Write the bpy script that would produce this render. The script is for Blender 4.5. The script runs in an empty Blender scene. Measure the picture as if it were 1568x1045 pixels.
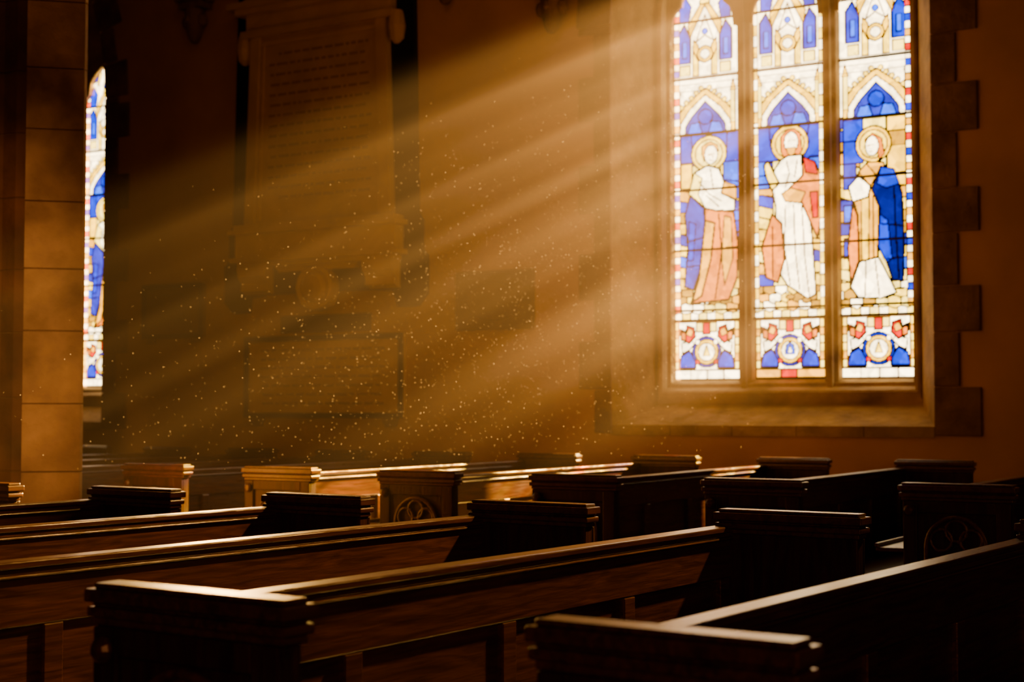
import bpy, bmesh, math, random
import numpy as np
from mathutils import Vector, Matrix
random.seed(7); np.random.seed(7)
SC=bpy.context.scene
COL=SC.collection
pi=math.pi

# ------------------------------------------------------------------ materials
def newmat(name):
    m=bpy.data.materials.new(name); m.use_nodes=True
    nt=m.node_tree; nt.nodes.clear()
    out=nt.nodes.new('ShaderNodeOutputMaterial')
    return m,nt,out
def surf(name,c1,c2,scale=3.0,stretch=(1,1,1),rough=0.7,bump=0.2,bscale=20,detail=6,spec=0.3,coat=0.0,dist=0.0,rvar=0.0):
    m,nt,out=newmat(name); N=nt.nodes; L=nt.links
    tc=N.new('ShaderNodeTexCoord'); mp=N.new('ShaderNodeMapping'); mp.inputs['Scale'].default_value=stretch
    L.new(tc.outputs['Object'],mp.inputs['Vector'])
    n1=N.new('ShaderNodeTexNoise'); n1.inputs['Scale'].default_value=scale; n1.inputs['Detail'].default_value=detail
    n1.inputs['Distortion'].default_value=dist
    L.new(mp.outputs[0],n1.inputs['Vector'])
    cr=N.new('ShaderNodeValToRGB'); cr.color_ramp.elements[0].position=.32; cr.color_ramp.elements[1].position=.7
    cr.color_ramp.elements[0].color=(*c1,1); cr.color_ramp.elements[1].color=(*c2,1)
    L.new(n1.outputs['Fac'],cr.inputs[0])
    n2=N.new('ShaderNodeTexNoise'); n2.inputs['Scale'].default_value=bscale; n2.inputs['Detail'].default_value=5
    L.new(mp.outputs[0],n2.inputs['Vector'])
    bp=N.new('ShaderNodeBump'); bp.inputs['Strength'].default_value=bump; bp.inputs['Distance'].default_value=.02
    L.new(n2.outputs['Fac'],bp.inputs['Height'])
    b=N.new('ShaderNodeBsdfPrincipled'); b.inputs['Roughness'].default_value=rough
    b.inputs['Specular IOR Level'].default_value=spec
    b.inputs['Coat Weight'].default_value=coat; b.inputs['Coat Roughness'].default_value=.25
    L.new(cr.outputs[0],b.inputs['Base Color']); L.new(bp.outputs[0],b.inputs['Normal'])
    if rvar>0:
        mr=N.new('ShaderNodeMapRange'); mr.inputs['To Min'].default_value=rough-rvar; mr.inputs['To Max'].default_value=rough+rvar
        L.new(n2.outputs['Fac'],mr.inputs['Value']); L.new(mr.outputs[0],b.inputs['Roughness'])
    L.new(b.outputs[0],out.inputs['Surface'])
    return m
M_plaster=surf('plaster',(.40,.22,.10),(.54,.30,.14),scale=1.6,rough=.9,bump=.25,bscale=14)
M_stone=surf('dressed_stone',(.20,.125,.04),(.42,.27,.09),scale=5,rough=.85,bump=.6,bscale=18,detail=9)
M_quoin=surf('quoin_stone',(.12,.06,.03),(.25,.135,.065),scale=5,rough=.85,bump=.6,bscale=18,detail=9)
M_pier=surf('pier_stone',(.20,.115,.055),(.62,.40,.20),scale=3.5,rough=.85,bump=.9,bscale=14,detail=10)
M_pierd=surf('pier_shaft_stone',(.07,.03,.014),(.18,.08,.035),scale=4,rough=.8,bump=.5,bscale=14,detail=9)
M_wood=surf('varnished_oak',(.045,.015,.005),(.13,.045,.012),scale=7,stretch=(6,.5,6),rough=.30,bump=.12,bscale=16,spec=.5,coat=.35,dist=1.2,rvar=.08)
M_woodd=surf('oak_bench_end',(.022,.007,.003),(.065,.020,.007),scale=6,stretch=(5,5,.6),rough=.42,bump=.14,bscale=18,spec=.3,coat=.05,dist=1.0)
M_marble=surf('cream_marble',(.50,.33,.18),(.64,.44,.25),scale=2.2,rough=.55,bump=.06,bscale=10,dist=1.5)
M_black=surf('black_marble',(.006,.004,.003),(.014,.008,.005),scale=3,rough=.5,bump=.05)
M_dtab=surf('dark_tablet',(.09,.048,.024),(.17,.092,.05),scale=3,rough=.6,bump=.15)
M_letter=surf('incised_letters',(.28,.17,.09),(.34,.21,.12),scale=3,rough=.8,bump=.0)
M_floor=surf('stone_floor',(.025,.014,.009),(.06,.035,.022),scale=2.5,rough=.7,bump=.15,bscale=9,spec=.15)
M_ceil=surf('timber_ceiling',(.06,.03,.015),(.12,.06,.03),scale=4,stretch=(1,8,1),rough=.7)
M_iron=surf('iron_bar',(.01,.008,.006),(.02,.015,.01),scale=5,rough=.6)

def glassmat():
    m,nt,out=newmat('stained_glass'); N=nt.nodes; L=nt.links
    at=N.new('ShaderNodeAttribute'); at.attribute_name='glass'
    tc=N.new('ShaderNodeTexCoord')
    vo=N.new('ShaderNodeTexVoronoi'); vo.inputs['Scale'].default_value=16
    L.new(tc.outputs['Object'],vo.inputs['Vector'])
    sp=N.new('ShaderNodeSeparateColor'); L.new(vo.outputs['Color'],sp.inputs[0])
    no=N.new('ShaderNodeTexNoise'); no.inputs['Scale'].default_value=22; no.inputs['Detail'].default_value=3
    L.new(tc.outputs['Object'],no.inputs['Vector'])
    a=N.new('ShaderNodeMath'); a.operation='ADD'; L.new(sp.outputs[0],a.inputs[0]); L.new(no.outputs['Fac'],a.inputs[1])
    mr=N.new('ShaderNodeMapRange'); mr.inputs['From Min'].default_value=.2; mr.inputs['From Max'].default_value=1.5
    mr.inputs['To Min'].default_value=.5; mr.inputs['To Max'].default_value=1.35
    L.new(a.outputs[0],mr.inputs['Value'])
    em=N.new('ShaderNodeEmission'); L.new(at.outputs['Color'],em.inputs['Color']); L.new(mr.outputs[0],em.inputs['Strength'])
    tr=N.new('ShaderNodeBsdfTransparent')
    mx=N.new('ShaderNodeMix'); mx.data_type='RGBA'; mx.blend_type='MIX'; mx.inputs[0].default_value=.45
    L.new(at.outputs['Color'],mx.inputs[6]); mx.inputs[7].default_value=(1,.7,.35,1)
    mx.clamp_result=True
    L.new(mx.outputs[2],tr.inputs['Color'])
    ad=N.new('ShaderNodeAddShader'); L.new(em.outputs[0],ad.inputs[0]); L.new(tr.outputs[0],ad.inputs[1])
    L.new(ad.outputs[0],out.inputs['Surface'])
    return m
M_glass=glassmat()

# ------------------------------------------------------------------ mesh builder
class B:
    def __init__(s): s.bm=bmesh.new(); s.mats=[]
    def mi(s,m):
        if m not in s.mats: s.mats.append(m)
        return s.mats.index(m)
    def face(s,vs,m):
        try:
            f=s.bm.faces.new(vs); f.material_index=s.mi(m); return f
        except ValueError: return None
    def box(s,x0,x1,y0,y1,z0,z1,m):
        v=[s.bm.verts.new(p) for p in ((x0,y0,z0),(x1,y0,z0),(x1,y1,z0),(x0,y1,z0),(x0,y0,z1),(x1,y0,z1),(x1,y1,z1),(x0,y1,z1))]
        for q in ((3,2,1,0),(4,5,6,7),(0,1,5,4),(1,2,6,5),(2,3,7,6),(3,0,4,7)): s.face([v[i] for i in q],m)
    def prism(s,pts,axis,a0,a1,m):
        def P(p,a):
            if axis=='y': return (p[0],a,p[1])
            if axis=='z': return (p[0],p[1],a)
            return (a,p[0],p[1])
        A=[s.bm.verts.new(P(p,a0)) for p in pts]; C=[s.bm.verts.new(P(p,a1)) for p in pts]
        s.face(A,m); s.face(C[::-1],m)
        n=len(pts)
        for i in range(n): s.face([A[i],C[i],C[(i+1)%n],A[(i+1)%n]],m)
    def tube(s,pts,r,m,n=8,closed=False,ry=None):
        ry=ry or r; rings=[]; k=len(pts)
        for i in range(k):
            a=Vector(pts[i-1] if (i>0 or closed) else pts[i]); b=Vector(pts[(i+1)%k] if (i<k-1 or closed) else pts[i])
            t=(b-a).normalized(); Y=Vector((0,1,0)); w=t.cross(Y).normalized()
            rings.append([s.bm.verts.new(Vector(pts[i])+w*(r*math.cos(2*pi*j/n))+Y*(ry*math.sin(2*pi*j/n))) for j in range(n)])
        for i in range(k if closed else k-1):
            p,q=rings[i],rings[(i+1)%k]
            for j in range(n): s.face([p[j],p[(j+1)%n],q[(j+1)%n],q[j]],m)
        if not closed: s.face(rings[0],m); s.face(rings[-1][::-1],m)
    def lathe(s,cx,cy,prof,m,n=12,axis='z',cz=0):
        rings=[]
        for r,h in prof:
            if axis=='z': rings.append([s.bm.verts.new((cx+r*math.cos(2*pi*j/n),cy+r*math.sin(2*pi*j/n),h)) for j in range(n)])
            else: rings.append([s.bm.verts.new((cx+r*math.cos(2*pi*j/n),h,cz+r*math.sin(2*pi*j/n))) for j in range(n)])
        for a,b in zip(rings,rings[1:]):
            for j in range(n): s.face([a[j],a[(j+1)%n],b[(j+1)%n],b[j]],m)
        s.face(rings[0][::-1],m); s.face(rings[-1],m)
    def loft(s,loops,m,closed=True):
        R=[[s.bm.verts.new(p) for p in lp] for lp in loops]
        n=len(R[0])
        for a,b in zip(R,R[1:]):
            for j in range(n if closed else n-1): s.face([a[j],a[(j+1)%n],b[(j+1)%n],b[j]],m)
    def mesh(s,name):
        bmesh.ops.recalc_face_normals(s.bm,faces=s.bm.faces)
        me=bpy.data.meshes.new(name); s.bm.to_mesh(me); s.bm.free()
        for m in s.mats: me.materials.append(m)
        return me
    def obj(s,name,loc=(0,0,0),rz=0,bevel=0,parent=None):
        return place(s.mesh(name),name,loc,rz,bevel,parent)
def place(me,name,loc=(0,0,0),rz=0,bevel=0,parent=None):
    o=bpy.data.objects.new(name,me); o.location=loc; o.rotation_euler=(0,0,rz); COL.objects.link(o)
    if bevel:
        b=o.modifiers.new('bevel','BEVEL'); b.width=bevel; b.segments=2; b.limit_method='ANGLE'; b.angle_limit=math.radians(40)
    if parent: o.parent=parent
    return o

# ------------------------------------------------------------------ room
YW=10.1; YG=10.62; ZT=7.4; XL=-20; XR=13
WIN=[-4.0,-11.68]
HW=1.2; SILL=1.19; SPR=4.2
def outline(cx,hw,z0,y,n=14,spr=SPR):
    pts=[(cx-hw,z0),(cx-hw,spr)]
    R=2*hw
    for i in range(1,n+1):
        a=pi-(pi/3)*i/n
        pts.append((cx+hw+R*math.cos(a),spr+R*math.sin(a)))
    for i in range(n-1,-1,-1):
        a=(pi/3)*i/n
        pts.append((cx-hw+R*math.cos(a),spr+R*math.sin(a)))
    pts.append((cx+hw,z0))
    return [(x,y,z) for x,z in pts]
b=B()
edges=sorted([(c-HW,c+HW) for c in WIN])
x=XL
def q(x0,x1,z0,z1): 
    v=[b.bm.verts.new(p) for p in ((x0,YW,z0),(x1,YW,z0),(x1,YW,z1),(x0,YW,z1))]; b.face(v,M_plaster)
for a,c in edges:
    q(x,a,0,ZT); q(a,c,0,SILL)
    cx=(a+c)/2; o=outline(cx,HW,SILL,YW)
    half=[p for p in o if p[0]<=cx+1e-5][1:]
    v=[b.bm.verts.new(p) for p in [(a,YW,ZT)]+half+[(cx,YW,ZT)]]; b.face(v,M_plaster)
    half=[p for p in o if p[0]>=cx-1e-5][:-1]
    v=[b.bm.verts.new(p) for p in [(cx,YW,ZT)]+half+[(c,YW,ZT)]]; b.face(v,M_plaster)
    x=c
q(x,XR,0,ZT)
b.obj('wall_north')
b=B(); b.box(XL-.3,XL,-6,YW+.6,0,ZT,M_plaster); b.obj('wall_west')
b=B(); b.box(XR,XR+.3,-6,YW+.6,0,ZT,M_plaster); b.obj('wall_east')
b=B(); b.box(XL-.3,XR+.3,-6,YW+.8,ZT,ZT+.2,M_ceil)
for i in range(16): 
    xx=XL+1+i*2.1; b.box(xx,xx+.2,-6,YW,ZT-.25,ZT,M_ceil)
b.obj('ceiling')
b=B()
b.box(XL-.3,XR+.3,-6,YW+.6,-.2,-.006,M_floor)
for i in range(-14,7):
    for j in range(-3,12):
        b.box(i*.9+.004,i*.9+.896,j*.9+.004,j*.9+.896,-.006,0,M_floor)
b.obj('floor')

# ------------------------------------------------------------------ stained glass artwork (three-light cartoon)
W=(9.0,6.8,3.5);CR=(6.0,4.0,.55);Yl=(5.6,2.8,.0);LY=(6.4,3.8,.15);O=(3.8,.80,0);R=(2.8,.02,.0);BL=(.0,.07,2.1);LB=(.03,.38,3.5);V=(.06,.08,1.5);DB=(.0,.01,.40);T=(2.2,.95,.0);K=(.004,.002,.0005);AM=(4.4,1.7,.0)
AL=(.36,.11,.0)
U=.00485
WL=.533
def make_light(idx,fx,fv):
    """fx,fv: cartoon drawing -> light units"""
    nx=int(WL/.0058)+1; H=3.42; nz=int(H/.0058)+1
    A,Vv=np.meshgrid(np.linspace(0,WL/U,nx),np.linspace(0,H/U,nz))
    C=np.zeros((nz,nx,3)); C[:]=W
    def paint(pts,col,lead=1.6,lc=K):
        P=np.array(pts,float); n=len(P)
        ins=np.zeros(A.shape,bool); d=np.full(A.shape,1e9)
        for i in range(n):
            x0,y0=P[i]; x1,y1=P[(i+1)%n]
            if y0!=y1:
                c=((y0>Vv)!=(y1>Vv))&(A<(x1-x0)*(Vv-y0)/(y1-y0)+x0); ins^=c
            dx,dy=x1-x0,y1-y0; l2=dx*dx+dy*dy+1e-9
            t=np.clip(((A-x0)*dx+(Vv-y0)*dy)/l2,0,1)
            d=np.minimum(d,np.hypot(A-x0-t*dx,Vv-y0-t*dy))
        if col is not None: C[ins]=col
        if lead: C[d<lead]=lc
    def line(pts,lw=1.3,lc=K):
        P=np.array(pts,float); d=np.full(A.shape,1e9)
        for i in range(len(P)-1):
            x0,y0=P[i]; x1,y1=P[i+1]; dx,dy=x1-x0,y1-y0; l2=dx*dx+dy*dy+1e-9
            t=np.clip(((A-x0)*dx+(Vv-y0)*dy)/l2,0,1)
            d=np.minimum(d,np.hypot(A-x0-t*dx,Vv-y0-t*dy))
        C[d<lw]=lc
    def ell(cx,cy,rx,ry,col,lead=1.4,lc=K,n=22):
        paint([(cx+rx*math.cos(2*pi*i/n),cy+ry*math.sin(2*pi*i/n)) for i in range(n)],col,lead,lc)
    def rect(a0,v0,a1,v1,col,lead=1.3,lc=K): paint([(a0,v0),(a1,v0),(a1,v1),(a0,v1)],col,lead,lc)
    def mir(p): return [(110-a,v) for a,v in p]
    F=lambda pts:[(fx(x),fv(y)) for x,y in pts]
    rnd=random.random
    # base strip + roundel panel
    if idx==1:
        rect(0,0,40,14,AM); rect(40,0,66,14,R); rect(66,0,110,14,AM)
    else:
        for i in range(4): rect(i*28,0,i*28+28,14,W,.9,AL)
    rect(0,14,110,89,W)
    for f in (lambda p:p,mir):
        paint(f([(8,17),(36,17),(36,30),(26,44),(12,36)]),BL)
        paint(f([(14,40),(26,46),(34,54),(30,60),(12,56)]),W,1.1)
        paint(f([(12,62),(26,56),(36,66),(34,80),(22,84),(20,74),(10,78)]),R)
        paint(f([(12,62),(20,60),(20,72),(12,74)]),O,.9)
        paint(f([(20,70),(30,66),(32,76),(25,80)]),AM,.8)
        for i in range(6): paint(f([(1,15+i*12.3),(8,15+i*12.3),(8,27+i*12.3),(1,27+i*12.3)]),[CR,AM,LY][i%3],.8,AL)
    ell(55,42,24,24,BL); ell(55,42,20,20,Yl); ell(55,42,14,14,W,1.0,AL)
    if idx==1: paint([(47,36),(49,50),(55,54),(61,50),(63,36)],LB,1.0); paint([(51,38),(55,50),(59,38)],W,.8,AL)
    else: paint([(49,36),(55,53),(61,36)],LY,.9,AL)
    for k in range(4):
        an=pi/4+k*pi/2; ell(55+22*math.cos(an),42+22*math.sin(an),4,4,R if k>1 else W,.9)
    rect(49,70,61,88,R,1.0); rect(38,74,49,88,CR,1.0,AL); rect(61,74,72,88,CR,1.0,AL)
    for i in range(8): rect(i*14,89,i*14+14,103,[W,LY,W,CR][i%4],1.0,AL)
    # ground
    for i in range(6):
        for j in range(3):
            a0=i*19-6+9*(j%2); v0=103+j*13
            paint([(a0,v0+4*rnd()),(a0+10,v0-3*rnd()),(a0+19,v0+4*rnd()),(a0+19,v0+14),(a0+8,v0+12+5*rnd()),(a0,v0+14)],[T,LY,CR,AM,W,T][random.randrange(6)],1.1)
    # background behind figure
    rect(0,141,110,384,CR)
    for i in range(14):
        for s in (0,1):
            v0=141+i*17.4; e=5*rnd()
            a0,a1=(0,30) if s==0 else (80,110)
            paint([(a0,v0+e),(a1,v0-e),(a1,v0+17-e),(a0,v0+17+e)],[LY,CR,V,Yl,T,LY,LB,Yl,AM,BL][random.randrange(10)],1.2)
    if idx==0:
        rect(12,336,110,386,BL); rect(12,300,32,340,Yl); rect(85,280,110,338,LB); line([(85,310),(110,306)])
        line([(30,386),(34,350)]); line([(92,386),(90,350)])
        paint(F([(1062,300),(1082,318),(1084,360),(1078,410),(1066,445),(1053,440),(1058,380),(1054,330)]),V)
        paint(F([(1084,322),(1126,330),(1132,380),(1130,430),(1118,462),(1062,466),(1072,435),(1082,390)]),O)
        paint(F([(1084,340),(1098,345),(1092,400),(1078,455),(1064,464),(1074,430)]),AM)
        paint(F([(1112,335),(1122,338),(1124,400),(1112,440),(1108,400)]),AM,1.0)
        paint(F([(1060,340),(1070,345),(1066,400),(1058,400)]),BL,1.0)
        line(F([(1104,332),(1108,390),(1098,460)])); line(F([(1075,385),(1130,383)]),1.4)
        line(F([(1056,372),(1080,366)])); line(F([(1056,410),(1076,408)]))
        ell(fx(1090),fv(238),30,28,LY); ell(fx(1090),fv(238),23,22,CR,1.1,AL)
        paint(F([(1080,240),(1080,226),(1092,220),(1103,226),(1104,236),(1096,232),(1086,236),(1083,250)]),AM,1.0)
        ell(fx(1093),fv(240),11,15,W,1.0)
        paint(F([(1068,266),(1088,256),(1104,262),(1112,282),(1108,300),(1128,312),(1127,328),(1100,326),(1080,320),(1060,298)]),W)
        paint(F([(1060,298),(1068,266),(1080,275),(1074,300),(1084,320)]),CR,1.1)
        paint(F([(1112,282),(1130,290),(1130,312),(1108,300)]),AM,1.1)
        line(F([(1075,280),(1090,300),(1108,312)]),1.0,AL); line(F([(1092,262),(1096,290)]),1.0,AL)
        line(F([(1086,302),(1104,320)]),1.0,AL)
        line(F([(1089,240),(1098,239)]),.9,T); line(F([(1091,248),(1096,249)]),.8,T); line(F([(1095,240),(1096,245)]),.7,T)
    if idx==1:
        rect(4,332,106,386,BL); rect(4,290,24,332,LB); rect(88,290,106,334,LB); line([(4,310),(24,312)])
        line([(24,386),(26,356)]); line([(88,386),(84,356)])
        ell(fx(1213),fv(224),30,29,Yl); ell(fx(1213),fv(224),23,22,LY,1.1,AL)
        paint(F([(1200,236),(1200,212),(1208,203),(1220,202),(1229,210),(1231,236),(1226,244),(1204,244)]),O,1.0)
        paint(F([(1200,248),(1212,242),(1232,243),(1243,262),(1238,300),(1245,370),(1250,455),(1238,462),(1222,450),(1208,440),(1196,420),(1190,370),(1192,320),(1186,290),(1190,262)]),W)
        ell(fx(1215),fv(222),11,16,W,1.0)
        paint(F([(1208,230),(1222,230),(1220,240),(1214,243),(1210,239)]),AM,.7)
        line(F([(1210,220),(1214,219)]),.9,T); line(F([(1217,219),(1221,220)]),.9,T)
        paint(F([(1186,294),(1177,272),(1174,254),(1180,248),(1187,262),(1197,284)]),LY)
        paint(F([(1230,246),(1250,255),(1260,280),(1259,330),(1253,372),(1240,340),(1226,306),(1208,296),(1232,274)]),O)
        paint(F([(1232,246),(1250,255),(1254,275),(1236,270)]),R,1.1)
        paint(F([(1242,300),(1254,300),(1254,340),(1246,340)]),R,1.1)
        paint(F([(1186,330),(1200,345),(1204,400),(1194,436),(1176,427),(1170,380)]),O)
        line(F([(1186,350),(1186,428)]))
        paint(F([(1214,292),(1236,300),(1228,316),(1206,312),(1200,300)]),AM,1.1)
        for p in ([(1206,318),(1204,380),(1212,440)],[(1218,318),(1220,390),(1226,448)],[(1230,320),(1234,400),(1240,458)],[(1208,250),(1212,270),(1206,290)],[(1224,250),(1220,275)]):
            line(F(p),1.1,AL)
        line(F([(1196,378),(1248,378)]),1.4)
        ell(fx(1212),fv(458),7,4,T,1.0); ell(fx(1236),fv(464),7,4,T,1.0)
    if idx==2:
        rect(4,318,34,386,BL); line([(4,352),(34,350)]); rect(70,300,98,386,Yl); rect(4,280,24,318,V); rect(72,340,98,362,T,1.1)
        rect(4,230,20,256,LB); rect(4,180,18,206,BL)
        paint(F([(1318,262),(1335,245),(1356,250),(1366,275),(1350,300),(1346,402),(1318,404),(1316,330),(1308,300)]),AM)
        paint(F([(1322,300),(1334,300),(1332,400),(1321,400)]),Yl,1.0)
        paint(F([(1352,256),(1372,262),(1384,300),(1386,380),(1384,435),(1368,432),(1360,405),(1347,380),(1350,320),(1338,290)]),DB)
        paint(F([(1352,256),(1372,262),(1380,285),(1360,290),(1346,282)]),BL,1.1)
        paint(F([(1350,330),(1362,340),(1368,400),(1360,405),(1347,380)]),BL,1.1)
        line(F([(1372,290),(1374,360),(1378,430)])); line(F([(1352,345),(1386,350)])); line(F([(1360,400),(1386,398)]))
        paint(F([(1318,402),(1347,396),(1364,430),(1374,452),(1350,460),(1316,458),(1304,440)]),W)
        line(F([(1328,402),(1326,456)]),1.1,AL); line(F([(1342,400),(1348,456)]),1.1,AL)
        line(F([(1340,300),(1340,396)]),1.1,AL)
        paint(F([(1308,310),(1316,330),(1317,400),(1304,436),(1300,380)]),O)
        paint(F([(1302,284),(1318,268),(1336,285),(1332,302),(1308,308)]),W)
        paint(F([(1318,262),(1330,250),(1346,270),(1336,285)]),AM,1.1)
        ell(fx(1341),fv(220),27,27,Yl); ell(fx(1341),fv(220),21,21,LY,1.1,AL)
        paint(F([(1328,212),(1340,203),(1354,212),(1358,236),(1350,246),(1346,228),(1338,214),(1330,220)]),O,1.0)
        ell(fx(1339),fv(223),10,15,W,1.0)
        line(F([(1332,222),(1341,221)]),.9,T); line(F([(1334,231),(1339,231)]),.8,T)
        rect(98,141,108,400,CR,1.0)
    # canopy arch
    paint([(4,384),(4,412),(20,432),(55,458),(90,432),(106,412),(106,384)],Yl,1.2)
    paint([(11,384),(13,404),(29,426),(55,447),(81,426),(97,404),(99,384)],W,1.1,AL)
    paint([(20,384),(22,400),(34,416),(55,436),(76,416),(88,400),(90,384)],V,1.3)
    ell(55,412,12,12,BL,1.2)
    paint([(24,386),(30,402),(44,404),(50,386)],LB,1.1); paint(mir([(24,386),(30,402),(44,404),(50,386)]),LB,1.1)
    for i in range(5):
        t=i/4; a=14+t*34; v=424+t*28
        ell(a,v+6,4,4,LY,.9,AL); ell(110-a,v+6,4,4,LY,.9,AL)
    for a in (8,102): 
        rect(a-4,400,a+4,450,CR,1.0,AL); paint([(a-5,450),(a,468),(a+5,450)],Yl,1.0,AL)
    # upper canopy
    for f in (lambda p:p,mir):
        paint(f([(10,500),(30,500),(30,540),(20,562),(10,548)]),BL); paint(f([(16,508),(24,508),(24,534),(16,534)]),LB,1.0)
        paint(f([(12,566),(28,566),(32,590),(22,606),(12,590)]),BL,1.2)
        paint(f([(12,612),(32,618),(40,650),(12,650)]),BL)
        paint(f([(34,478),(44,478),(44,500),(34,520)]),LY,1.1,AL)
        paint(f([(12,480),(30,480),(30,496),(12,496)]),CR,1.1,AL)
        paint(f([(30,540),(55,590),(55,603),(26,560)]),Yl,1.1,AL)
        paint(f([(44,500),(44,526),(36,536),(34,522)]),Yl,1.0,AL)
        paint(f([(34,606),(44,630),(40,640),(30,612)]),LY,1.0,AL)
    ell(55,512,13,13,Yl,1.2); ell(55,512,8,8,W,1.0,AL)
    paint([(40,532),(55,574),(70,532),(55,542)],W,1.1,AL); ell(55,548,5,5,LB,.9)
    paint([(46,592),(55,642),(64,592)],LY,1.2); ell(55,606,7,7,BL,1.0)
    for v in (455,466,478): line([(0,v),(110,v)],.8,AL)
    # outer borders
    bc=[R,W,AM,W,BL,W]
    if idx in (0,2):
        for i in range(46):
            v0=104+i*11
            if idx==0: rect(0,v0,11,v0+11,bc[i%6],1.0)
            else: rect(99,v0,110,v0+11,bc[(i+2)%6],1.0)
    else:
        for i in range(30):
            v0=104+i*17
            rect(0,v0,6,v0+17,[W,Yl][i%2],.9,AL); rect(104,v0,110,v0+17,[LY,W][i%2],.9,AL)
    C[:,:1]=K; C[:,-1:]=K
    # mesh
    zz=Vv*U+1.54; xx=A*U
    co=np.stack([xx.ravel(),np.zeros(xx.size),zz.ravel()],1)
    ii=np.arange(nx*nz).reshape(nz,nx)
    fc=np.stack([ii[:-1,:-1].ravel(),ii[:-1,1:].ravel(),ii[1:,1:].ravel(),ii[1:,:-1].ravel()],1)
    me=bpy.data.meshes.new('glass_light')
    me.vertices.add(len(co)); me.vertices.foreach_set('co',co.ravel())
    me.loops.add(fc.size); me.loops.foreach_set('vertex_index',fc.ravel())
    me.polygons.add(len(fc)); me.polygons.foreach_set('loop_start',np.arange(0,fc.size,4)); me.polygons.foreach_set('loop_total',np.full(len(fc),4))
    me.update(calc_edges=True)
    ca=me.color_attributes.new('glass','FLOAT_COLOR','POINT')
    rgba=np.ones((len(co),4)); rgba[:,:3]=C.reshape(-1,3)
    ca.data.foreach_set('color',rgba.ravel())
    me.materials.append(M_glass); me.validate()
    return me
LM=[make_light(0,lambda x:(x-1037)*1.146,lambda y:(581-y)*1.03),
    make_light(1,lambda x:(x-1160)*1.078,lambda y:(581-y)),
    make_light(2,lambda x:(x-1290)*.982,lambda y:(581-y)*.955)]
LX=[-.93,-.2665,.397]

# stone work meshes (local, centred at x=0)
b=B()
sprof=[(HW,SILL,YW),(HW-.01,SILL+.008,YW+.02),(1.02,1.335,YW+.36),(1.02,1.345,YW+.40),(1.0,1.40,YW+.375),(.985,1.43,YW+.365),(.965,1.445,YW+.375),(.955,1.46,YW+.41),(.955,1.475,YW+.45),(.93,1.50,YW+.46),(.915,1.53,YW+.52),(.915,1.53,YW+.60)]
b.loft([outline(0,h,z,y) for h,z,y in sprof],M_stone)
for i in range(5):
    x0=-HW+i*.48
    b.box(x0+.003,x0+.477,YW-.012,YW+.02,SILL-.07,SILL+.004,M_stone)
FRAME=b.mesh('window_stone_surround')
b=B()
for cx in (-.332,.332):
    b.prism([(cx-.065,YG),(cx-.05,YG-.045),(cx-.022,YG-.06),(cx-.018,YG-.09),(cx+.018,YG-.09),(cx+.022,YG-.06),(cx+.05,YG-.045),(cx+.065,YG),(cx+.03,YG+.08),(cx-.03,YG+.08)],'z',1.46,5.0,M_stone)
def head(cx,hw,z0,top,n=10):
    Rr=1.35*2*hw*.75
    pts=[]
    amax=math.acos((Rr-hw)/Rr)
    for i in range(n+1):
        a=pi-amax*i/n
        x=cx-hw+Rr+Rr*math.cos(a); z=z0+Rr*math.sin(a)
        t=i/n
        cus=.045*max(0,1-abs(t-.42)/.16)
        nx_,nz_=-math.cos(a),-math.sin(a)
        pts.append((x+nx_*cus,z+nz_*cus))
    return pts
for lx in LX:
    cx=lx+WL/2; hw=WL/2; top=4.92
    left=head(cx,hw,4.2,top)
    pl=[(cx-hw-.07,4.2)]+left+[(cx,top),(cx-hw-.07,top)]
    pr=[(2*cx-x,z) for x,z in pl]
    b.prism(pl,'y',YG-.05,YG+.02,M_stone); b.prism(pr[::-1],'y',YG-.05,YG+.02,M_stone)
    b.tube([(x,YG-.05,z) for x,z in left]+[(2*cx-x,YG-.05,z) for x,z in left[::-1][1:]],.016,M_stone)
# plate tracery filling the arch head, pierced by a leaded roundel
hd=[(p[0],p[2]) for p in outline(0,.95,4.9,0,14) if p[2]>=4.91]
zb=4.915
hd=[(hd[0][0],zb)]+hd[1:-1]+[(hd[-1][0],zb)]
b.prism(hd,'y',YG-.04,YG+.03,M_stone)
for s in (-1,1):
    b.tube([(s*(.332-1.0+1.0*math.cos(a)),YG-.05,4.85+1.0*math.sin(a)) for a in np.linspace(0,.85,9)],.035,M_stone,ry=.05)
b.tube([(.24*math.cos(t),YG-.05,5.30+.24*math.sin(t)) for t in np.linspace(0,2*pi,25)[:-1]],.03,M_stone,closed=True)
TRAC=b.mesh('mullions_and_tracery')
# roundel glass
b=B(); b.lathe(0,0,[(.225,YG-.046),(.225,YG-.042)],M_glass,24,axis='y',cz=5.30)
HG=b.mesh('glass_roundel')
ca=HG.color_attributes.new('glass','FLOAT_COLOR','POINT')
for i,v in enumerate(HG.vertices): ca.data[i].color=(*[BL,AM,LB][i%3],1)
b=B()
for lx in LX:
    for z in (1.985,2.06,2.52,2.98,3.41,3.84,4.28):
        b.box(lx-.01,lx+WL+.01,YG-.016,YG-.004,z-.0085,z+.0085,M_iron)
BARS=b.mesh('saddle_bars')
b=B()
k=0; z=SILL-.06
hs=[.33,.36,.31,.35,.30,.37,.33,.34,.32,.2]
while z<SPR-.02:
    h=min(hs[k%10],SPR-z)
    wl,wr=((.27,.17) if k%2 else (.14,.31))
    b.box(-HW-wl,-HW-.002,YW-.018,YW+.01,z+.004,z+h-.004,M_quoin)
    b.box(HW+.002,HW+wr,YW-.018,YW+.01,z+.004,z+h-.004,M_quoin)
    z+=h; k+=1
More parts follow.
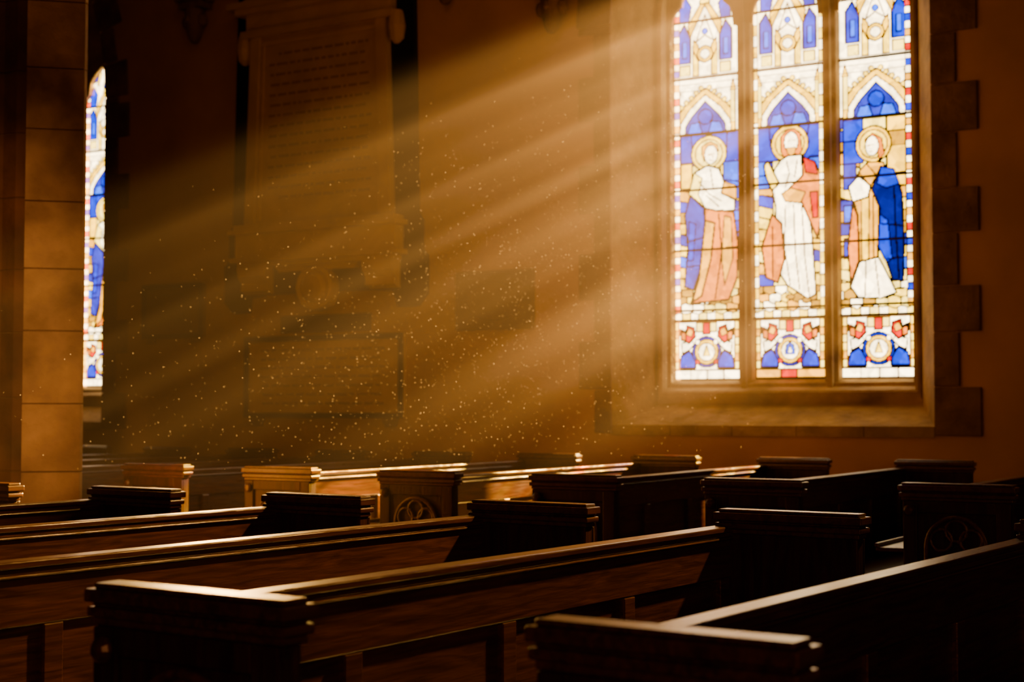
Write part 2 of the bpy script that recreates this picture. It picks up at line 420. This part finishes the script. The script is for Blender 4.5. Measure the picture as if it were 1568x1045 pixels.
for s in (-1,1):
    for i in range(8):
        a0=(pi/3)*i/8+.004; a1=(pi/3)*(i+1)/8-.004; r0=2*HW+.002; r1=2*HW+(.17 if i%2 else .29)
        pts=[(s*(-HW+r*math.cos(a)),SPR+r*math.sin(a)) for r,a in ((r0,a0),(r1,a0),(r1,a1),(r0,a1))]
        b.prism(pts,'y',YW-.018,YW+.01,M_quoin)
QUO=b.mesh('quoins')
for i,cx in enumerate(WIN):
    e=bpy.data.objects.new('window_%d'%(i+1),None); COL.objects.link(e); e.location=(cx,0,0)
    place(FRAME,'stone_surround',parent=e); place(TRAC,'mullions_and_tracery',parent=e,bevel=0)
    place(BARS,'saddle_bars',parent=e); place(QUO,'quoins',parent=e,bevel=.006)
    order=(0,1,2) if i==0 else (2,1,0)
    for j in range(3): place(LM[order[j]],'stained_glass_%d'%(j+1),(LX[j],YG,0),parent=e)
    place(HG,'roundel_glass',parent=e)

# ------------------------------------------------------------------ corbels
def corbel(cx,z,name='carved_stone_corbel'):
    b=B()
    b.box(-.15,.15,-.20,-.002,.20,.27,M_quoin); b.box(-.13,.13,-.17,-.002,.14,.20,M_quoin)
    b.lathe(0,-.092,[(.03,-.16),(.05,-.13),(.07,-.07),(.08,0),(.085,.06),(.088,.10),(.088,.14)],M_quoin,14)
    for s in (-1,1):
        b.lathe(s*.09,-.09,[(.01,-.03),(.04,-.01),(.05,.03),(.04,.07),(.015,.09)],M_quoin,8)
    b.lathe(0,-.185,[(.012,.0),(.025,.02),(.014,.07)],M_quoin,6)
    b.obj(name,(cx,YW,z),bevel=.006)
corbel(-9.3,4.72); corbel(-5.66,4.34); corbel(-6.63,4.70)

# ------------------------------------------------------------------ great wall monument
b=B(); c=-7.9
bk=[(-1.06,2.24),(-.97,2.14),(-.80,2.14),(-.78,2.27),(-.5,2.29),(.5,2.29),(.74,2.27),(.78,2.14),(.97,2.14),(1.06,2.24),(1.06,2.55),(1.01,2.60),(1.01,2.84),(.97,2.90),(.92,5.2),(-.92,5.2),(-.97,2.90),(-1.01,2.84),(-1.01,2.60),(-1.06,2.55)]
b.prism(bk,'y',-.05,0,M_black)
b.prism([(-.76,2.86),(.76,2.86),(.70,4.52),(-.70,4.52)],'y',-.10,-.05,M_marble)
for s in (-1,1):
    b.prism([(s*.77,2.88),(s*.66,2.88),(s*.61,4.5),(s*.71,4.5)],'y',-.14,-.10,M_marble)
    b.prism([(s*.64,2.92),(s*.62,2.92),(s*.575,4.46),(s*.595,4.46)],'y',-.115,-.10,M_marble)
    b.lathe(s*.80,-.10,[(.02,4.28),(.06,4.32),(.075,4.42),(.06,4.52),(.05,4.55)],M_marble,10)
b.box(-.64,.64,-.12,-.10,4.42,4.46,M_marble)
for z0,z1,w,d in ((4.50,4.56,.80,.17),(4.56,4.70,.76,.14),(4.70,4.75,.84,.20),(4.75,4.80,.90,.24)): b.box(-w,w,-d,-.04,z0,z1,M_marble)
b.prism([(-.86,4.80),(.86,4.80),(0,5.15)],'y',-.16,-.04,M_marble)
for z0,z1,w,d in ((2.84,2.88,.84,.20),(2.80,2.84,.88,.23),(2.60,2.80,.84,.17),(2.56,2.60,.88,.20),(2.52,2.56,.82,.16)): b.box(-w,w,-d,-.04,z0,z1,M_marble)
for s in (-.66,.66):
    b.prism([(-.05,2.52),(-.18,2.52),(-.17,2.44),(-.12,2.38),(-.13,2.32),(-.05,2.29)],'x',s-.15,s+.15,M_marble)
b.prism([(-.44,2.52),(.44,2.52),(.40,2.47),(-.40,2.47)],'y',-.12,-.04,M_marble)
b.lathe(0,0,[(.19,-.04),(.19,-.15),(.175,-.165),(.155,-.165),(.145,-.15),(.13,-.15),(.10,-.175),(.03,-.185)],M_marble,28,axis='y',cz=2.32)
for r in range(15):
    z=4.33-r*.088; x=-.54+ (0.1 if r in (0,14) else 0)+random.random()*.03
    while x<.5:
        w=.03+.09*random.random()
        b.box(x,min(x+w,.55),-.1015,-.0995,z,z+.022,M_letter); x+=w+.022
b.obj('marble_wall_monument',(c,YW-.002,0),bevel=.008)
b=B(); b.box(-.46,.46,-.05,0,1.955,2.10,M_black); b.box(-.43,.43,-.058,-.05,1.98,2.075,M_black); b.obj('dark_memorial_plaque',(-7.87,YW-.002,0),bevel=.006)
b=B()
b.box(-.83,.83,-.04,0,1.24,1.93,M_marble); b.box(-.83,.83,-.065,-.04,1.885,1.93,M_black); b.box(-.83,.83,-.06,-.04,1.24,1.28,M_black)
b.box(-.83,-.79,-.06,-.04,1.28,1.885,M_black); b.box(.79,.83,-.06,-.04,1.28,1.885,M_black)
for s in (-.7,.7): b.prism([(s-.07,1.24),(s+.07,1.24),(s+.045,1.17),(s-.045,1.17)],'y',-.055,0,M_dtab)
for r in range(7):
    z=1.80-r*.075; x=-.68+random.random()*.05
    while x<.62:
        w=.04+.09*random.random(); b.box(x,x+w,-.0415,-.0395,z,z+.02,M_letter); x+=w+.025
b.obj('large_memorial_tablet',(-7.895,YW-.002,0),bevel=.004)
b=B()
b.box(-.36,.36,-.035,0,1.95,2.42,M_dtab)
for x0,x1,z0,z1 in ((-.36,.36,2.385,2.43),(-.36,.36,1.94,1.98),(-.36,-.325,1.98,2.385),(.325,.36,1.98,2.385)): b.box(x0,x1,-.06,-.035,z0,z1,M_black)
b.prism([(-.13,2.33),(.13,2.33),(.13,2.17),(0,2.03),(-.13,2.17)],'y',-.055,-.035,M_dtab)
b.tube([(-.29,-.04,2.02),(.29,-.04,2.36)],.014,M_dtab); b.tube([(-.29,-.04,2.36),(.29,-.04,2.02)],.014,M_dtab)
for s in (-.26,.26): b.box(s-.04,s+.04,-.05,0,1.90,1.94,M_dtab)
b.obj('heraldic_wall_tablet',(-9.58,YW-.002,0),bevel=.004)
b=B()
b.box(-.35,.35,-.03,0,1.93,2.39,M_dtab)
for x0,x1,z0,z1 in ((-.35,.35,2.36,2.39),(-.35,.35,1.93,1.96),(-.35,-.32,1.96,2.36),(.32,.35,1.96,2.36)): b.box(x0,x1,-.05,-.03,z0,z1,M_dtab)
b.tube([(.24*math.cos(t),-.032,2.16+.15*math.sin(t)) for t in np.linspace(0,2*pi,24)[:-1]],.012,M_dtab,closed=True)
for t in np.linspace(0,2*pi,9)[:-1]: b.tube([(.22*math.cos(t),-.032,2.16+.14*math.sin(t)),(.31*math.cos(t),-.032,2.16+.18*math.sin(t))],.010,M_dtab)
b.obj('relief_wall_tablet',(-6.21,YW-.002,0),bevel=.004)

# ------------------------------------------------------------------ stone pier (pale shaft against a darker clustered shaft)
b=B()
A0=(-5.735,5.40); B0=(-5.935,5.195); C0=(-5.98,5.24)
base=[A0,(-5.722,5.37),(-5.92,5.175),B0,C0,(-6.6,6.0),(-6.75,6.3)]
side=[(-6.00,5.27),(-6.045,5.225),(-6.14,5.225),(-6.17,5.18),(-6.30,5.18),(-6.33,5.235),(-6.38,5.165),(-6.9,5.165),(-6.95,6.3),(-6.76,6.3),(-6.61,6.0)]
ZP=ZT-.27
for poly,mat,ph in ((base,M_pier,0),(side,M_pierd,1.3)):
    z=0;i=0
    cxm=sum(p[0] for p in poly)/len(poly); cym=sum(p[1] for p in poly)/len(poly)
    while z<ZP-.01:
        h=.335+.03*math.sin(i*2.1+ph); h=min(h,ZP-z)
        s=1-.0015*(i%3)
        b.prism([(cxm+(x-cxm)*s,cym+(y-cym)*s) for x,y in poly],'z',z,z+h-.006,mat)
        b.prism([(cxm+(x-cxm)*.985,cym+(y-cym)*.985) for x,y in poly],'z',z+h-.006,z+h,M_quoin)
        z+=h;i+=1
b.obj('stone_pier',bevel=.004)

# ------------------------------------------------------------------ pews
def pew_mesh(L,name):
    b=B(); w=.445
    for y0,out in ((0,-1),(L-.045,1)):
        y1=y0+.045
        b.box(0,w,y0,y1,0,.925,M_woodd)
        for z0,z1,e in ((.925,.940,.008),(.940,.958,.016),(.958,.966,.009),(.966,.990,.020),(.990,1.0,.008)):
            b.box(-e,w+e,y0-e,y1+e,z0,z1,M_wood)
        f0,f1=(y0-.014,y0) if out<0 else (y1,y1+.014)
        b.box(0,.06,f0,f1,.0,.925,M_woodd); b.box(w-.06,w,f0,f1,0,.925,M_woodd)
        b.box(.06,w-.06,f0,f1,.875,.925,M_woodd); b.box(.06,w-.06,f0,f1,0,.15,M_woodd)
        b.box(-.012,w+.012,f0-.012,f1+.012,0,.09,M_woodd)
        yf=y0-.008 if out<0 else y1+.008
        cx=w/2; cz=.735
        arc=[(cx+.125*math.cos(t),yf,cz+.125*math.sin(t)) for t in np.linspace(0,pi,15)]
        b.tube([(cx+.125,yf,.15)]+arc+[(cx-.125,yf,.15)],.012,M_wood)
        for t in (pi*.14,pi/2,pi*.86):
            px,pz=cx+.068*math.cos(t),cz+.068*math.sin(t)
            b.tube([(px+.045*math.cos(u),yf,pz+.045*math.sin(u)) for u in np.linspace(0,2*pi,15)[:-1]],.009,M_wood,n=6,closed=True)
        b.tube([(cx,yf,.15),(cx,yf,.70)],.010,M_wood)
        yb=(y0-.014) if out<0 else (y1+.014)
        b.lathe(.03,0,[(.026,yb),(.026,yb+out*.008),(.016,yb+out*.018),(.006,yb+out*.02)],M_wood,12,axis='y',cz=.885)
    # backrest
    e0,e1=.04,L-.04
    b.box(-.018,.046,e0,e1,.930,.948,M_wood); b.box(-.010,.038,e0,e1,.915,.930,M_wood); b.box(-.015,.043,e0,e1,.907,.915,M_wood)
    b.box(0,.03,e0,e1,.79,.907,M_wood)
    b.box(.006,.014,e0,e1,.12,.80,M_wood)
    b.box(0,.03,e0,e1,.10,.20,M_wood)
    n=max(3,round(L/.6)); 
    for i in range(n+1):
        y=.05+(L-.1-.06)*i/n; b.box(0,.03,y,y+.06,.20,.79,M_wood)
    b.box(.016,w-.03,.055,L-.055,.43,.455,M_wood); b.box(w-.07,w-.045,.055,L-.055,.36,.43,M_wood)
    b.box(-.14,0,.055,L-.055,.70,.718,M_wood); b.box(-.145,-.128,.055,L-.055,.718,.735,M_wood)
    for i in range(1,3):
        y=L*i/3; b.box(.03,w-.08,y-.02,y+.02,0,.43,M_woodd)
    return b.mesh(name)
D=.31
LN=2.50; LF=2.97
PN=pew_mesh(LN,'pew_short'); PF=pew_mesh(LF,'pew_long')
rot=math.radians(-3.5)
for k in range(-3,6):
    xl=(-6.10-2.94*k)*D
    y=14.4*D
    px=xl+LN*math.sin(rot); py=y-LN*math.cos(rot)
    o=place(PN,'church_pew',(px,py,0),rot,.005)
    if k==-1: o.scale.x=.90
for k in range(-3,11):
    xl=(-6.15-2.92*k)*D
    place(PF,'church_pew',(xl,20.6*D,0),0,.005)

# ------------------------------------------------------------------ light shafts & dust, their light put in as emission
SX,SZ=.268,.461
b=B()
def sec(x0,x1,z0,z1,t): return [(x0-SX*t,YG-.1-t,z0-SZ*t),(x1-SX*t,YG-.1-t,z0-SZ*t),(x1-SX*t,YG-.1-t,z1-SZ*t),(x0-SX*t,YG-.1-t,z1-SZ*t)]
def shaftmat():  # beam painted as a glowing volume; it scatters no sunlight
    m,nt,out=newmat('emissive_beam_haze'); N=nt.nodes; L=nt.links
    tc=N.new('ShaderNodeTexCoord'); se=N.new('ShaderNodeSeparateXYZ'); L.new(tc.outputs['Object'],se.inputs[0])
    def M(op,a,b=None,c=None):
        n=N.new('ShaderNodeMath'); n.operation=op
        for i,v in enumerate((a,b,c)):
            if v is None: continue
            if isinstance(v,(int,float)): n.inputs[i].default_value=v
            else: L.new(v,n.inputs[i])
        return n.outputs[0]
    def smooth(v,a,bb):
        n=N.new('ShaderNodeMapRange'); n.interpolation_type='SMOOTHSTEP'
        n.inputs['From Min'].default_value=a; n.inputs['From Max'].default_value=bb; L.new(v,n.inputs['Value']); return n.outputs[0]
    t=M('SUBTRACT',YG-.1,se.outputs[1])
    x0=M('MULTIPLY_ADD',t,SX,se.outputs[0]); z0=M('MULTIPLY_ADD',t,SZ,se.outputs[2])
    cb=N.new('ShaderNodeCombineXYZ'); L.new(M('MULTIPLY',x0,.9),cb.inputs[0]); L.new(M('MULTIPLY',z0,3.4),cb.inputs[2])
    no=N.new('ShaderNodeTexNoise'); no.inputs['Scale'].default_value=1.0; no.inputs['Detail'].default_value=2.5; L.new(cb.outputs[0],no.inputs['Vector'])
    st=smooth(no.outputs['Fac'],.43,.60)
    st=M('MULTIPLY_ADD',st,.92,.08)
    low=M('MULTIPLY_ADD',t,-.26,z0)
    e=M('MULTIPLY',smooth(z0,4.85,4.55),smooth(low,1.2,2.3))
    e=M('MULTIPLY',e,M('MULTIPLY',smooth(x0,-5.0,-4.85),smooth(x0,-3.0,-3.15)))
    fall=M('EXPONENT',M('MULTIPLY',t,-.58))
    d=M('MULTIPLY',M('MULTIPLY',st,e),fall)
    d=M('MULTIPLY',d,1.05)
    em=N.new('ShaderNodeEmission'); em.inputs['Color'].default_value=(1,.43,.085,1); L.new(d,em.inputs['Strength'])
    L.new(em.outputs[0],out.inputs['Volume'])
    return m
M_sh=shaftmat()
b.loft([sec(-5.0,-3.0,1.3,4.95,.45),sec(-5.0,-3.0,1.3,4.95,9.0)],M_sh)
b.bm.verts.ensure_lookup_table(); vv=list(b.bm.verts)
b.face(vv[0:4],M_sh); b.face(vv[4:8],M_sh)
b.obj('emissive_sunbeam')
m,nt,out=newmat('glowing_dust'); em=nt.nodes.new('ShaderNodeEmission'); em.inputs['Color'].default_value=(1,.46,.09,1); em.inputs['Strength'].default_value=5.5  # motes glow on their own in place of catching the sun
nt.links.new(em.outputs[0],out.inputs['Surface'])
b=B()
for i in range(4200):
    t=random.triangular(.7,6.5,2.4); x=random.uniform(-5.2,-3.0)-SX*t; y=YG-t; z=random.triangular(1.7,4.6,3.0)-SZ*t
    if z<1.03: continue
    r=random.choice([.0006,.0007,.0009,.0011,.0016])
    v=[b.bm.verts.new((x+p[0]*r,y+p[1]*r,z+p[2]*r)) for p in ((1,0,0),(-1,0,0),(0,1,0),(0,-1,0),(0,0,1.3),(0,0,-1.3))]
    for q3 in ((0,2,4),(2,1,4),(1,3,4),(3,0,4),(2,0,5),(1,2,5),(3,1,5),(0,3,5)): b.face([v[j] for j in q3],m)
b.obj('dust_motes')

# ------------------------------------------------------------------ lights
def lamp(name,kind,loc,target,energy,color,**kw):
    l=bpy.data.lights.new(name,kind); l.energy=energy; l.color=color
    for k_,v_ in kw.items(): setattr(l,k_,v_)
    o=bpy.data.objects.new(name,l); o.location=loc; COL.objects.link(o)
    o.rotation_euler=(Vector(target)-Vector(loc)).to_track_quat('-Z','Y').to_euler()
    return o
lamp('sun','SUN',(0,0,0),(-SX,-1,-SZ),80,(1,.55,.12),angle=.012)
lamp('pew_rail_fill_spot','SPOT',(0.3,9.4,5.8),(-3.1,3.2,.9),4200,(1,.47,.10),spot_size=math.radians(26),spot_blend=.8,shadow_soft_size=.15)  # added spot lighting the near pew rails, no window behind it
lamp('rail_glint_spot','SPOT',(-8.6,9.6,3.1),(-2.9,3.3,.95),1200,(1,.50,.12),spot_size=math.radians(20),spot_blend=.8,shadow_soft_size=.22)  # unseen spot added for glints on the rail tops, not a window
lamp('pier_fill_spot','SPOT',(2.0,-3.0,4.2),(-7.0,5.2,1.5),2700,(1,.48,.17),spot_size=math.radians(13),spot_blend=.6,shadow_soft_size=.3)  # unseen spot added to brighten the pier face
lamp('pew_end_fill','AREA',(2.5,-3.5,2.6),(-2.0,2.2,.7),55,(1,.31,.09),shape='RECTANGLE',size=1.5,size_y=1.5)  # added fill behind the camera to lift the dark front pew ends
lamp('wall_fill','AREA',(-4.5,4.5,6.9),(-8.3,10.1,2.4),17,(1,.40,.13),shape='RECTANGLE',size=3,size_y=2)  # added overhead fill for the monument wall, no lamp hangs here
w=bpy.data.worlds.new('dim_amber'); SC.world=w; w.use_nodes=True
bg=w.node_tree.nodes['Background']; bg.inputs[0].default_value=(1,.34,.09,1); bg.inputs[1].default_value=.012

# ------------------------------------------------------------------ camera
cam=bpy.data.cameras.new('camera'); co=bpy.data.objects.new('camera',cam); COL.objects.link(co)
co.location=(0,0,1.31); co.rotation_euler=(math.radians(92.57),0,math.radians(31))
cam.sensor_width=36; cam.lens=53.5; cam.clip_start=.05
cam.dof.use_dof=True; cam.dof.focus_distance=4.6; cam.dof.aperture_fstop=4.0
SC.camera=co
